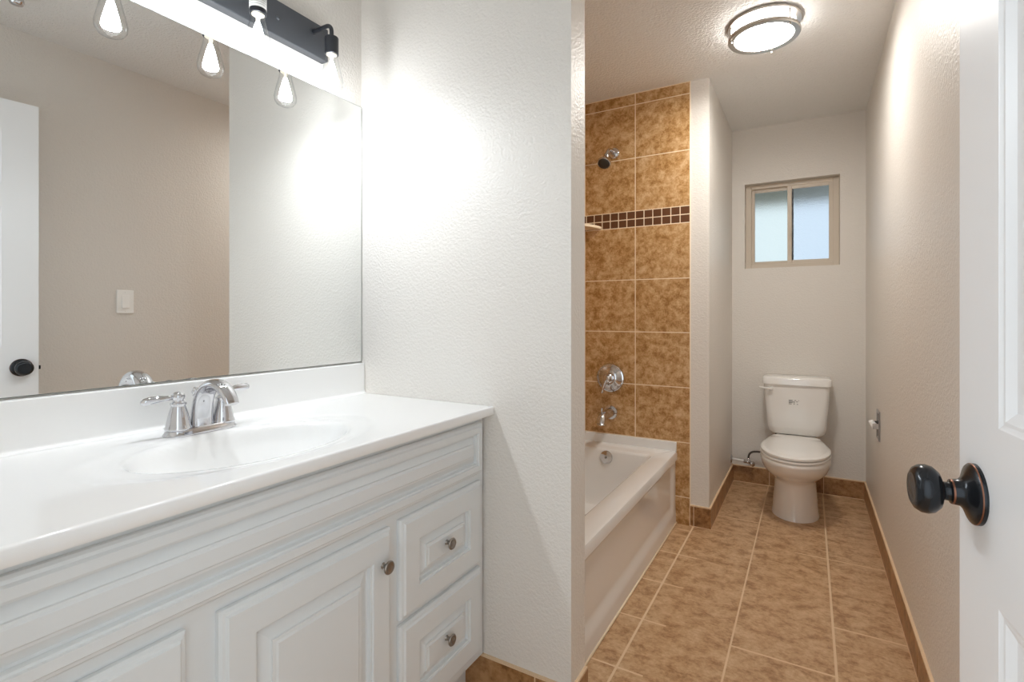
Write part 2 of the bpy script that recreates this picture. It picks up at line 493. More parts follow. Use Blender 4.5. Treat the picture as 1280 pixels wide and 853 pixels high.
def raised_panel(name, y0, y1, z0, z1, ins, parent, slope=0.024):
    """moulded front: edge bevel, flat frame, groove, sloped raised field"""
    mb = MB(); m = M['white_paint']
    prof = [(0, 0.0005), (0, 0.009), (0.004, 0.0135), (0.009, 0.0145), (0.0125, 0.019), (ins, 0.019), (ins+0.0012, 0.0145),
            (ins+0.005, 0.0138), (ins+0.0062, 0.0040), (ins+0.0105, 0.0035), (ins+0.0105+slope*0.7, 0.0120),
            (ins+0.0112+slope*0.7, 0.0160), (ins+0.0105+slope*0.9, 0.0165), (ins+0.011+slope, 0.0190)]
    rings = [[(XC+x, y0+i, z0+i), (XC+x, y1-i, z0+i), (XC+x, y1-i, z1-i), (XC+x, y0+i, z1-i)] for i, x in prof]
    mb.loft(rings, m, smooth=False)
    return mb.build(name, parent)

def cabinet_knob(parent, y, z, label=None):
    mb = MB()
    mb.lathe([(0.0075, 0), (0.0075, 0.002), (0.005, 0.004), (0.0048, 0.013), (0.009, 0.0165), (0.0148, 0.0195), (0.0155, 0.022),
              (0.014, 0.0245), (0.0105, 0.0252), (0.0100, 0.0242), (0.006, 0.0252), (0.0, 0.0258)], (XC+0.0165, y, z), (1, 0, 0), M['pewter'], 24)
    return mb.build('knob', parent)

raised_panel('false_drawer_front', VY0+0.02, 1.284, 0.672, 0.824, 0.028, cab, 0.024)
d1 = raised_panel('cabinet_door', 0.492, 0.894, 0.145, 0.647, 0.060, cab, 0.034)
cabinet_knob(d1, 0.862, 0.572)
d2 = raised_panel('cabinet_door', 0.06, 0.440, 0.145, 0.647, 0.060, cab, 0.034)
cabinet_knob(d2, 0.092, 0.572)
w1 = raised_panel('drawer', 0.927, 1.274, 0.408, 0.650, 0.062, cab, 0.026)
cabinet_knob(w1, 1.098, 0.535)
w2 = raised_panel('drawer', 0.927, 1.274, 0.145, 0.394, 0.062, cab, 0.026)
cabinet_knob(w2, 1.098, 0.279)

# ------------------------------------------------------------------ countertop with integral sink
SX, SY = -1.052, 0.682      # bowl centre
def top_z(x, y):
    r = math.hypot((x-SX)/0.157, (y-SY)/0.240)
    ro = math.hypot((x-SX)/0.188, (y-SY)/0.315)
    z = ZC
    z -= 0.0035*(1-sstep(0.86, 1.02, ro))*max(sstep(0.095, 0.13, abs(y-SY)), sstep(-1.212, -1.195, x))
    z -= 0.120*(1-r**2.7)*sstep(0, 0.12, 1-r) if r < 1 else 0
    return z
ctop = MB()
X0, X1, Y0, Y1 = XL+0.004, XF, VY0-0.004, YP-0.002
nx, ny = 84, 180
i = ctop.mi(M['marble'])
V = [[ctop.bm.verts.new((X0+(X1-0.004-X0)*a/nx, Y0+(Y1-Y0)*b/ny, top_z(X0+(X1-0.004-X0)*a/nx, Y0+(Y1-Y0)*b/ny))) for b in range(ny+1)] for a in range(nx+1)]
for a in range(nx):
    for b in range(ny):
        f = ctop.bm.faces.new((V[a][b], V[a+1][b], V[a+1][b+1], V[a][b+1])); f.smooth = True; f.material_index = i
# rounded front edge and underside
edge = [(X1-0.004, ZC), (X1-0.0012, ZC-0.0012), (X1, ZC-0.004), (X1, ZC2+0.003), (X1-0.002, ZC2), (X1-0.04, ZC2)]
rows = [V[nx]]+[[ctop.bm.verts.new((ex, Y0+(Y1-Y0)*b/ny, ez)) for b in range(ny+1)] for ex, ez in edge[1:]]
for r0, r1 in zip(rows, rows[1:]):
    for b in range(ny):
        f = ctop.bm.faces.new((r0[b], r1[b], r1[b+1], r0[b+1])); f.smooth = True; f.material_index = i
for yy in (Y0, Y1):
    ctop.face([(X1-0.04, yy, ZC2), (X1, yy, ZC2+0.002), (X1, yy, ZC-0.004), (X1-0.004, yy, ZC), (X0, yy, ZC), (X0, yy, ZC2)], M['marble'])
ctop.face([(X0, Y0, ZC2), (X0, Y1, ZC2), (X0, Y1, ZC), (X0, Y0, ZC)], M['marble'])
ct = ctop.build('countertop', sharp=50)
tag(ct, 'glossy white vanity countertop with integral oval sink', 'countertop')
mb = MB()
mb.box(XL+0.0005, XL+0.020, Y0, Y1, ZC-0.002, 0.9745, M['marble'], .003)
# cove where the backsplash meets the deck
cv = [(XL+0.0195, ZC+0.012), (XL+0.0205, ZC+0.006), (XL+0.024, ZC+0.002), (XL+0.031, ZC+0.0005), (XL+0.019, ZC-0.001)]
mb.loft([[(x, Y0, z) for x, z in cv], [(x, Y1, z) for x, z in cv]], M['marble'], smooth=False)
mb.build('backsplash', ct)
mb = MB()
mb.lathe([(0.0, 0), (0.020, 0.0), (0.022, 0.002), (0.018, 0.0035), (0.014, 0.003), (0.0, 0.005)], (SX, SY, ZC-0.1255), (0, 0, 1), M['chrome'], 24, (False, False))
mb.build('drain', ct)

# ------------------------------------------------------------------ faucet
fz = ZC+0.0
fxx = -1.248
fau = empty('faucet', (fxx, SY, fz), 'chrome two handle arched bathroom faucet on the vanity sink', 'faucet')
def stadium(x, y, hl, hw, z, n=12):
    p = []
    for k in range(n+1):
        a = -PI/2+PI*k/n
        p.append((x+hw*math.sin(a)*1.0, y+hl-hw+hw*math.cos(a), z))
    for k in range(n+1):
        a = PI/2+PI*k/n
        p.append((x+hw*math.sin(a), y-hl+hw+hw*math.cos(a), z))
    return p
mb = MB()
mb.loft([stadium(fxx, SY, 0.082, 0.031, fz+0.0001), stadium(fxx, SY, 0.082, 0.031, fz+0.003), stadium(fxx, SY, 0.079, 0.028, fz+0.006),
         stadium(fxx, SY, 0.077, 0.026, fz+0.014), stadium(fxx, SY, 0.074, 0.023, fz+0.0165)], M['chrome'])
mb.build('base_plate', fau, sharp=35)
for s, ang in ((-1, -0.35), (1, 0.25)):
    yb_ = SY+0.051*s
    mb = MB()
    mb.lathe([(0.0275, 0.012), (0.0275, 0.018), (0.0255, 0.021), (0.0235, 0.032), (0.0195, 0.050), (0.0155, 0.064), (0.0145, 0.068),
              (0.0165, 0.071), (0.0165, 0.074), (0.0125, 0.0765), (0.0105, 0.080), (0.0125, 0.083), (0.0140, 0.088), (0.0125, 0.094), (0.007, 0.0985), (0.0, 0.100)],
             (fxx, yb_, fz), (0, 0, 1), M['chrome'], 28, (True, False))
    hb_ = mb.build('handle', fau)
    mb = MB()
    dx, dy = math.sin(ang)*0.55, s*math.cos(ang)
    if s > 0: dx = -0.10
    c0 = Vector((fxx, yb_, fz+0.088))
    L = [(0.008, 0.0055, .000), (0.022, 0.0055, .0005), (0.036, 0.0072, .001), (0.055, 0.0088, .001), (0.066, 0.0085, .000), (0.073, 0.006, -.001), (0.076, 0.001, -.001)]
    mb.tube([c0+Vector((dx*l, dy*l, q-0.006*l/0.08 if s < 0 else q+0.004*l/0.08)) for l, r, q in L], [r for l, r, q in L], M['chrome'], 14)
    mb.build('lever', hb_)
# spout: broad arch tapering to the outlet, flat oval section
mb = MB()
path = bez((fxx+0.004, SY, fz+0.012), (fxx-0.008, SY, fz+0.134), (fxx+0.095, SY, fz+0.138), (fxx+0.124, SY, fz+0.074), 18)
rings = []
for k, p in enumerate(path):
    t = k/18
    tn = (path[min(k+1, 18)]-path[max(k-1, 0)]).normalized()
    nn = Vector((0, 1, 0)); b_ = tn.cross(nn)
    wy = 0.0255*(1-t)+0.0165*t; wx = 0.019*(1-t)**1.2+0.0085*(1-(1-t)**1.2)
    rings.append([p+nn*wy*math.cos(a)+b_*wx*math.sin(a) for a in [2*PI*j/20 for j in range(20)]])
mb.loft(rings, M['chrome'])
mb.build('spout', fau, sharp=50)
mb = MB()
mb.tube([(fxx-0.024, SY, fz+0.012), (fxx-0.024, SY, fz+0.082)], 0.0028, M['chrome'], 10)
mb.lathe([(0.003, 0), (0.007, .002), (0.005, .005), (0.0085, .010), (0.0075, .017), (0.004, .022), (0, .023)], (fxx-0.024, SY, fz+0.080), (0, 0, 1), M['chrome'], 16)
mb.build('lift_rod', fau)

# ------------------------------------------------------------------ vanity light
vl = empty('vanity_light', (XL, 0.834, 2.0), 'black bar vanity light with clear teardrop bulbs above the mirror', 'wall lamp')
mb = MB()
mb.box(XL, XL+0.030, 0.532, 1.137, 1.962, 2.066, M['plate_metal'], .002)
mb.build('back_plate', vl)
for yb_ in (0.955, 0.713):
    mb = MB(); mb.lathe([(0.006, 0), (0.006, 0.003), (0.004, 0.005), (0, 0.0055)], (XL+0.029, yb_, 2.014), (1, 0, 0), M['plate_metal'], 16)
    mb.build('screw', vl)
BX = -1.262
for n_, yb_ in enumerate((1.078, 0.836, 0.594)):
    mb = MB()
    za = 2.032
    pts = [(XL+0.028, yb_, za), (BX-0.030, yb_, za)]+arc((BX-0.022, yb_, za-0.022), 0.022, PI/2, 0, (1, 0, 0), (0, 0, 1), 8)+[(BX, yb_, 1.985)]
    mb.tube(pts, 0.0062, M['black_metal'], 14)
    mb.lathe([(0.010, 0), (0.010, 0.003), (0.0065, 0.004)], (XL+0.029, yb_, za), (1, 0, 0), M['black_metal'], 18)
    arm = mb.build('arm', vl)
    mb = MB()
    mb.lathe([(0.0, 0.052), (0.0195, 0.052), (0.0205, 0.050), (0.0205, 0.0), (0.0185, -0.001), (0.0175, 0.006), (0.0, 0.006)], (BX, yb_, 1.939), (0, 0, 1), M['black_metal'], 28, (False, False))
    so = mb.build('socket', arm, sharp=40)
    if n_ == 1:
        mb = MB()
        mb.lathe([(0.0207, 0.012), (0.0211, 0.012), (0.0211, 0.049), (0.0207, 0.049)], (BX, yb_, 1.939), (0, 0, 1), M['paper'], 28, (False, False))
        for k in range(5):
            zz = 1.939+0.018+0.006*k
            mb.lathe([(0.02115, 0), (0.02125, 0.0003), (0.02125, 0.0012), (0.02115, 0.0015)], (BX, yb_, zz), (0, 0, 1), M['faint_print'], 28, (False, False))
        tag(mb.build('sticker', so), 'white paper sticker wrapped round the middle socket')
    mb = MB()
    zb0 = 1.946
    pr = [(0.0165, 0.0), (0.0175, -0.012), (0.0205, -0.030), (0.0268, -0.055), (0.0325, -0.078), (0.0345, -0.090), (0.0330, -0.103), (0.0260, -0.114), (0.0145, -0.120), (0.0, -0.122)]
    mb.lathe(pr, (BX, yb_, zb0), (0, 0, 1), M['bulb_glass'], 32, (False, False))
    bu = mb.build('bulb', arm)
    mb = MB()
    mb.lathe([(0, -0.002), (0.0155, -0.002), (0.0160, -0.009), (0.0120, -0.0105), (0.006, -0.012), (0.005, -0.026), (0, -0.028)], (BX, yb_, zb0), (0, 0, 1), M['bulb_base'], 20, (False, False))
    mb.build('bulb_stem', bu)
    mb = MB()
    mb.lathe([(0.0, -0.026), (0.005, -0.028), (0.0095, -0.042), (0.0150, -0.064), (0.0195, -0.084), (0.0205, -0.094)], (BX, yb_, zb0), (0, 0, 1), M['led_body'], 24, (False, False))
    mb.lathe([(0.0205, -0.094), (0.0190, -0.098), (0.0, -0.1005)], (BX, yb_, zb0), (0, 0, 1), M['led_face'], 24, (False, False))
    mb.build('light_core', bu)

# ------------------------------------------------------------------ ceiling light
CX, CY = -0.171, 2.478
cl = empty('ceiling_light', (CX, CY, H), 'round flush ceiling light with double nickel rings, above tiled floor', 'ceiling lamp')
def ring(ri, ro, z0, z1, name, m):
    mb = MB()
    b = 0.003
    sec = [(ri, z0+b), (ri+b, z0), (ro-b, z0), (ro, z0+b), (ro, z1-b), (ro-b, z1), (ri+b, z1), (ri, z1-b)]
    n = 56
    mb.loft([[(CX+r*math.cos(2*PI*k/n), CY+r*math.sin(2*PI*k/n), z) for r, z in sec] for k in range(n+1)], m, (False, False))
    return mb.build(name, cl, weld=True, sharp=40)
ring(0.121, 0.148, H-0.012, H-0.0002, 'upper_ring', M['nickel'])
ring(0.117, 0.143, H-0.066, H-0.050, 'lower_ring', M['nickel'])
mb = MB()
mb.lathe([(0.1165, -0.004), (0.1165, -0.058)], (CX, CY, H), (0, 0, 1), M['lamp_side'], 48, (True, False))
mb.lathe([(0.1165, -0.058), (0.110, -0.062), (0.06, -0.066), (0.0, -0.067)], (CX, CY, H), (0, 0, 1), M['lamp_glow'], 48, (False, False))
mb.build('diffuser', cl)
for k in range(3):
    a = 0.35+2*PI*k/3+PI
    mb = MB()
    mb.tube([(CX+0.135*math.cos(a), CY+0.135*math.sin(a), H-0.010), (CX+0.135*math.cos(a), CY+0.135*math.sin(a), H-0.050)], 0.0035, M['nickel'], 10)
    mb.build('post', cl)
    mb = MB()
    mb.lathe([(0.003, 0), (0.003, -.004), (0.0055, -.007), (0.0045, -.012), (0, -.014)], (CX+0.135*math.cos(a), CY+0.135*math.sin(a), H-0.0655), (0, 0, 1), M['nickel'], 14)
    mb.build('finial', cl)

# ------------------------------------------------------------------ bathtub
tub = empty('bathtub', (-1.0, 2.15, 0), 'white alcove bathtub with a moulded apron beside the tiled floor', 'bathtub')
ZR = 0.397
TX0, TX1, TY0, TY1 = XL+0.0085, XA, YP2+0.001, YT-0.001
def rrect(x0, x1, y0, y1, r, z, n=8):
    p = []
    for cx, cy, a0 in ((x1-r, y1-r, 0), (x0+r, y1-r, PI/2), (x0+r, y0+r, PI), (x1-r, y0+r, 1.5*PI)):
        for k in range(n+1):
            a = a0+PI/2*k/n
            p.append((cx+r*math.cos(a), cy+r*math.sin(a), z))
    return p
mb = MB()
e = 0.0006
rings = [rrect(TX0, TX1-0.006, TY0, TY1, 0.003, ZR-0.05), rrect(TX0, TX1, TY0, TY1, 0.003, ZR-0.045), rrect(TX0, TX1, TY0, TY1, 0.003, ZR-0.014), rrect(TX0, TX1-0.004, TY0, TY1, 0.003, ZR-0.004),
         rrect(TX0, TX1-0.013, TY0, TY1, 0.003, ZR),
         rrect(TX0+0.06, TX1-0.092, TY0+0.09, TY1-0.145, 0.035, ZR),
         rrect(TX0+0.066, TX1-0.100, TY0+0.096, TY1-0.152, 0.035, ZR-0.004),
         rrect(TX0+0.072, TX1-0.106, TY0+0.104, TY1-0.157, 0.035, ZR-0.016),
         rrect(TX0+0.085, TX1-0.120, TY0+0.150, TY1-0.168, 0.08, ZR-0.12),
         rrect(TX0+0.105, TX1-0.142, TY0+0.240, TY1-0.185, 0.09, ZR-0.26),
         rrect(TX0+0.13, TX1-0.165, TY0+0.30, TY1-0.210, 0.09, ZR-0.30),
         rrect(TX0+0.19, TX1-0.22, TY0+0.40, TY1-0.27, 0.08, ZR-0.312)]
mb.loft(rings, M['tub'], (False, True))
mb.build('tub_shell', tub, sharp=40)
mb = MB()
mb.box(TX0, TX1-0.002, TY1-0.014, TY1, ZR-0.004, ZR+0.0505, M['tub'], .004)
mb.box(TX0, TX0+0.012, TY0, TY1-0.014, ZR-0.004, ZR+0.0505, M['tub'], .004)
mb.build('tile_flange', tub)
mb = MB()
nu, nv = 110, 60; ii = mb.mi(M['tub'])
ya, yb_, za, zb_ = TY0, TY1, 0.0, ZR-0.046
def apron_x(y, z):
    # recess with soft ramps inside an outer frame
    a = sstep(0.035, 0.075, yb_-y)*sstep(0.035, 0.075, y-ya)
    b = sstep(0.055, 0.115, z-0.05*(0))*sstep(0.0, 0.03, zb_-z)
    skirt = 0.004*(1-sstep(0.0, 0.10, z))
    return TX1-0.006-0.011*a*b+skirt-0.004
G = [[mb.bm.verts.new((apron_x(ya+(yb_-ya)*u/nu, za+(zb_-za)*v/nv), ya+(yb_-ya)*u/nu, za+(zb_-za)*v/nv)) for v in range(nv+1)] for u in range(nu+1)]
for u in range(nu):
    for v in range(nv):
        f = mb.bm.faces.new((G[u][v], G[u+1][v], G[u+1][v+1], G[u][v+1])); f.smooth = True; f.material_index = ii
bx0 = TX1-0.04
mb.face([(bx0, ya, za), (bx0, yb_, za), (bx0, yb_, zb_), (bx0, ya, zb_)], M['tub'])
mb.face([G[nu][v].co for v in range(nv+1)]+[(bx0, yb_, zb_), (bx0, yb_, za)], M['tub'])
mb.face([G[0][v].co for v in range(nv+1)]+[(bx0, ya, zb_), (bx0, ya, za)], M['tub'])
mb.build('apron', tub)
mb = MB()
mb.tube([(TX1-0.006, TY0, 0.004), (TX1-0.006, TY1, 0.004)], 0.005, M['wall_grout'], 8)
mb.build('caulk_line', tub)
mb = MB()
oc = Vector((-0.975, TY1-0.1605, 0.353)); on = Vector((0, -1, 0.13)).normalized()
mb.lathe([(0.036, -0.006), (0.036, 0.003), (0.034, 0.006), (0.028, 0.0075), (0.008, 0.008), (0.007, 0.0065), (0, 0.0065)], oc, on, M['chrome'], 32)
mb.lathe([(0.005, 0.006), (0.0045, 0.0085), (0, 0.009)], oc, on, M['dark_nozzle'], 12)
mb.build('overflow_plate', tub, sharp=35)
mb = MB()
mb.lathe([(0, 0), (0.030, 0.0), (0.032, 0.002), (0.026, 0.004), (0, 0.005)], (-1.0, TY1-0.36, ZR-0.312), (0, 0, 1), M['chrome'], 24, (False, False))
mb.build('drain', tub)

# ------------------------------------------------------------------ tub valve, spout, shower head, soap shelf
vx, vz = -1.008, 0.776
tv = empty('shower_valve', (vx, YT, vz), 'round chrome shower valve with lever on the brown tile wall', 'valve')
mb = MB()
mb.lathe([(0.083, 0), (0.083, 0.004), (0.081, 0.008), (0.075, 0.010), (0.073, 0.008), (0.070, 0.009), (0.062, 0.018), (0.050, 0.026), (0.040, 0.030), (0.036, 0.031), (0.036, 0.034)], (vx, YT, vz), (0, -1, 0), M['chrome'], 44)
mb.build('escutcheon', tv, sharp=35)
mb = MB()
mb.lathe([(0.029, 0.024), (0.029, 0.045), (0.025, 0.050), (0.022, 0.052), (0.020, 0.066), (0.014, 0.072), (0, 0.074)], (vx, YT, vz), (0, -1, 0), M['chrome'], 28)
hub = mb.build('hub', tv, sharp=35)
mb = MB()
mb.tube([(vx-0.002, YT-0.062, vz-0.004), (vx-0.012, YT-0.070, vz-0.030), (vx-0.020, YT-0.074, vz-0.060), (vx-0.024, YT-0.074, vz-0.082)], [0.009, 0.0085, 0.0075, 0.006], M['chrome'], 14)
mb.build('lever', hub)

sx_, sz_ = -1.006, 0.574
ts = empty('tub_spout', (sx_, YT, sz_), 'chrome tub spout with diverter above the white tub', 'spout')
mb = MB()
mb.lathe([(0.040, 0), (0.040, 0.006), (0.034, 0.010), (0.029, 0.014), (0.027, 0.05), (0.025, 0.085)], (sx_, YT, sz_), (0, -1, 0), M['chrome'], 28)
mb.tube([(sx_, YT-0.075, sz_), (sx_, YT-0.135, sz_-0.003), (sx_, YT-0.156, sz_-0.016), (sx_, YT-0.163, sz_-0.040)], [0.025, 0.0255, 0.025, 0.023], M['chrome'], 24)
mb.lathe([(0.023, 0), (0.027, -0.004), (0.027, -0.008), (0.020, -0.009)], (sx_, YT-0.1625, sz_-0.036), (0, 0, 1), M['chrome'], 24)
mb.build('spout_body', ts, sharp=45)
mb = MB()
mb.lathe([(0.004, 0), (0.004, 0.020), (0.007, 0.024), (0.007, 0.034), (0, 0.037)], (sx_, YT-0.148, sz_+0.012), (0, 0, 1), M['chrome'], 14)
mb.build('diverter_knob', ts)

hx, hz = -0.985, 2.088
sh = empty('shower', (hx, YT, hz), 'small chrome shower head on a bent arm high on the tile', 'shower head')
mb = MB()
mb.lathe([(0.032, 0), (0.032, 0.003), (0.028, 0.008), (0.018, 0.012), (0.011, 0.014)], (hx, YT, hz), (0, -1, 0), M['chrome'], 28)
mb.build('flange', sh)
mb = MB()
ap = bez((hx, YT, hz), (hx, YT-0.07, hz+0.012), (hx, YT-0.100, hz+0.005), (hx, YT-0.130, hz-0.052), 12)
mb.tube(ap, 0.0105, M['chrome'], 14)
mb.build('shower_arm', sh)
hd = Vector((0.0, -0.62, -0.78)).normalized()
mb = MB()
ho = Vector((hx, YT-0.127, hz-0.046))
mb.lathe([(0.012, 0), (0.016, 0.004), (0.016, 0.014), (0.013, 0.018), (0.016, 0.024), (0.030, 0.048), (0.037, 0.060), (0.038, 0.072), (0.034, 0.074)], ho, hd, M['chrome'], 32)
hb_ = mb.build('head_body', sh, sharp=40)
mb = MB()
mb.lathe([(0.0335, 0.0735), (0.033, 0.0755), (0.010, 0.0765), (0, 0.0765)], ho, hd, M['dark_nozzle'], 28)
mb.build('nozzle_face', hb_)

mb = MB()
zs = 1.652; lx = 0.305
ringp = [(XL+0.009, YT-0.0005)]+[(XL+0.009+lx*math.cos(a), YT-0.0005-lx*math.sin(a)) for a in [PI/2*k/14 for k in range(15)]]
mb.loft([[(x, y, z) for x, y in ringp] for z in (zs, zs+0.014)], M['wall_grout'], smooth=False)
mb.box(XL+0.009, XL+0.010, YT-0.002, YT-0.001, zs-0.002, zs, M['wall_grout'])
tag(mb.build('soap_shelf'), 'cream corner soap shelf at the dark mosaic band', 'shelf')

# ------------------------------------------------------------------ toilet
TX = -0.070
to = empty('toilet', (TX, 3.45, 0), 'white two piece toilet with closed lid under the small window', 'toilet')
def egg(w_, yf, yc, yb, wb, z, n=40, rb=0.04):
    """closed outline: elliptical front (towards -Y), tapering straight sides, rounded back"""
    p = []
    for k in range(n+1):
        a = PI*k/n        # right side round the front to the left side
        p.append((TX+w_*math.cos(a), yc-(yc-yf)*math.sin(a)**0.92, z))
    # left side up to the back, then the right side
    nb = 8
    for k in range(1, nb):
        t = k/nb; p.append((TX-(w_+(wb-w_)*t**1.5), yc+(yb-rb-yc)*t, z))
    for k in range(7):
        a = PI-PI/2*k/6
        p.append((TX-wb+rb+rb*math.cos(a), yb-rb+rb*math.sin(a), z))
    for k in range(7):
        a = PI/2-PI/2*k/6
        p.append((TX+wb-rb+rb*math.cos(a), yb-rb+rb*math.sin(a), z))
    for k in range(1, nb):
        t = 1-k/nb; p.append((TX+(w_+(wb-w_)*t**1.5), yc+(yb-rb-yc)*t, z))
    return p
mb = MB()
prof = [(0.0, .122, 3.222, 3.40, 3.74, .110), (0.012, .121, 3.224, 3.40, 3.74, .110), (0.03, .117, 3.228, 3.40, 3.74, .106), (0.10, .111, 3.228, 3.40, 3.735, .100), (0.17, .107, 3.222, 3.40, 3.73, .098), (0.205, .1075, 3.216, 3.39, 3.73, .10),
        (0.220, .113, 3.203, 3.38, 3.73, .103), (0.236, .128, 3.176, 3.37, 3.73, .108), (0.254, .145, 3.138, 3.36, 3.73, .113), (0.275, .159, 3.103, 3.355, 3.73, .118), (0.305, .171, 3.070, 3.345, 3.73, .122),
        (0.335, .177, 3.055, 3.34, 3.73, .124), (0.352, .176, 3.054, 3.34, 3.73, .124), (0.358, .172, 3.060, 3.34, 3.73, .122)]
mb.loft([egg(a, b, c, d, e_, z) for z, a, b, c, d, e_ in prof], M['porcelain'])
mb.build('bowl', to, sharp=60)
mb = MB()
mb.box(TX-0.112, TX+0.112, 3.60, 3.80, 0.29, 0.3855, M['porcelain'], .012, 3)
mb.build('tank_deck', to)
mb = MB()
sp_ = [(0.3605, .171, 3.060), (0.3625, .177, 3.052), (0.3705, .177, 3.052), (0.3735, .173, 3.058)]
mb.loft([egg(a, b, 3.34, 3.605, .128, z) for z, a, b in sp_], M['porcelain'])
mb.build('seat', to, sharp=40)
mb = MB()
sp_ = [(0.3775, .168, 3.062), (0.380, .1755, 3.052), (0.390, .1755, 3.052), (0.396, .169, 3.062), (0.3985, .155, 3.085), (0.400, .08, 3.20)]
mb.loft([egg(a, b, 3.34, 3.610-(0.02 if z > 0.3999 else 0), .128-(.06 if z > .3999 else 0), z) for z, a, b in sp_], M['porcelain'])
mb.build('lid', to, sharp=40)
for s in (-1, 1):
    mb = MB(); mb.box(TX+s*0.075-0.018, TX+s*0.075+0.018, 3.606, 3.632, 0.360, 0.388, M['porcelain'], .006, 3)
    mb.build('hinge', to)
# tank: rounded-rect loft, narrower towards the rounded bottom
mb = MB()
def trr(hw, y0, y1, r, z): return rrect(TX-hw, TX+hw, y0, y1, r, z, 6)
TYB = YB-0.012
mb.loft([trr(.115, 3.70, TYB-0.04, .03, .386), trr(.142, 3.675, TYB-0.02, .035, .391), trr(.157, 3.660, TYB-0.01, .04, .408), trr(.165, 3.650, TYB, .04, .44),
         trr(.168, 3.645, TYB, .04, .50), trr(.176, 3.640, TYB, .035, .60), trr(.181, 3.636, TYB, .03, .706)], M['porcelain'])
mb.build('tank', to, sharp=50)
mb = MB()
mb.loft([trr(.184, 3.632, TYB, .03, .7065), trr(.190, 3.624, TYB+.003, .032, .7085), trr(.190, 3.624, TYB+.003, .032, .742), trr(.187, 3.628, TYB, .03, .750), trr(.178, 3.640, TYB-0.01, .03, .7545), trr(.10, 3.70, TYB-0.05, .02, .756)], M['porcelain'])
mb.build('tank_lid', to, sharp=50)
mb = MB()
mb.lathe([(0.014, 0), (0.014, 0.008), (0.010, 0.014), (0.010, 0.022), (0, 0.024)], (TX-0.140, 3.638, 0.678), (0, -1, 0), M['porcelain'], 18)
mb.tube([(TX-0.138, 3.620, 0.678), (TX-0.165, 3.616, 0.681), (TX-0.205, 3.614, 0.687)], [0.008, 0.007, 0.0055], M['porcelain'], 12)
mb.build('flush_lever', to)
mb = MB()
# small printed sticker: rows of dark marks
for zz, segs in ((0.612, ((-.052, -.030), (-.021, -.012), (0.000, .004))), (0.604, ((-.052, -.026), (-.024, -.019), (-.012, -.002))),
                 (0.597, ((-.052, -.030), (-.027, -.018))), (0.589, ((-.050, -.036), (-.026, -.019), (-.008, -.001)))):
    for a, b in segs:
        yy = 3.6395+(0.60-zz)*0.04
        mb.box(TX+a+0.012, TX+b+0.012, yy-0.0006, yy+0.002, zz-0.0015, zz+0.0015, M['ink'])
tag(mb.build('sticker_print', to), 'small dark printed marks on the tank front')
for s in (-1, 1):
    mb = MB(); mb.lathe([(0.013, 0), (0.013, 0.006), (0.009, 0.014), (0, 0.017)], (TX+s*0.100, 3.58, 0.03), (s, 0, 0.35), M['porcelain'], 16)
    mb.build('bolt_cap', to)

# ------------------------------------------------------------------ water supply valve
sv = empty('supply_valve', (XW, 3.79, 0.160), 'chrome water stop valve and braided hose left of the toilet', 'valve')
vy = 3.785
mb = MB()
mb.lathe([(0.030, 0), (0.030, 0.002), (0.024, 0.007), (0.012, 0.010)], (XW, vy, 0.163), (1, 0, 0), M['chrome'], 24); mb.build('escutcheon', sv)
mb = MB(); mb.tube([(XW+0.004, vy, 0.163), (XW+0.088, vy, 0.156)], 0.0085, M['porcelain'], 14); mb.build('stub_pipe', sv)
mb = MB()
mb.tube([(XW+0.080, vy, 0.157), (XW+0.124, vy, 0.153)], 0.0115, M['chrome'], 14)
mb.tube([(XW+0.108, vy, 0.152), (XW+0.108, vy, 0.182)], 0.009, M['chrome'], 12)
mb.lathe([(0.008, 0.01), (0.008, 0.022), (0.017, 0.023), (0.017, 0.033), (0, 0.034)], (XW+0.116, vy, 0.153), (0.7, -0.7, -0.15), M['chrome'], 18)
mb.build('valve_body', sv)
mb = MB()
mb.tube(bez((XW+0.108, vy, 0.178), (XW+0.108, vy, 0.235), (XW+0.150, vy, 0.232), (XW+0.205, vy-0.01, 0.232), 12)+bez((XW+0.205, vy-0.01, 0.232), (XW+0.26, vy-0.01, 0.232), (XW+0.275, vy-0.01, 0.32), (XW+0.275, vy-0.02, 0.405), 10)[1:], 0.0062, M['hose'], 12)
mb.build('hose', sv)

# ------------------------------------------------------------------ toilet paper holder on the right wall
py, pz = 3.150, 0.590
tp = empty('toilet_paper_holder', (XR, py, pz), 'small recessed chrome paper holder on the right wall', 'paper holder')
mb = MB()
# stamped plate: raised rim round a shallow pan
def yz(hy, hz, x): return [(x, py-hy, pz-hz), (x, py+hy, pz-hz), (x, py+hy, pz+hz), (x, py-hy, pz+hz)]
mb.loft([yz(.056, .074, XR-0.0005), yz(.056, .074, XR-0.004), yz(.053, .071, XR-0.0065), yz(.047, .062, XR-0.0065), yz(.044, .058, XR-0.002), yz(.01, .01, XR-0.002)], M['dark_chrome'], smooth=False)
mb.build('plate', tp)
for s in (-1, 1):
    mb = MB(); mb.box(XR-0.030, XR-0.003, py+s*0.042-0.0025, py+s*0.042+0.0025, pz-0.014, pz+0.014, M['chrome'], .002); mb.build('bracket', tp)
mb = MB()
mb.tube([(XR-0.020, py-0.042, pz-0.002), (XR-0.022, py-0.025, pz+0.001), (XR-0.032, py-0.02, pz+0.014), (XR-0.037, py-0.02, pz+0.024)], [0.013, 0.014, 0.0125, 0.010], M['switch_white'], 16)
mb.tube([(XR-0.020, py-0.039, pz-0.004), (XR-0.020, py+0.039, pz-0.004)], 0.011, M['switch_white'], 16)
tag(mb.build('roller', tp), 'white plastic spring roller')

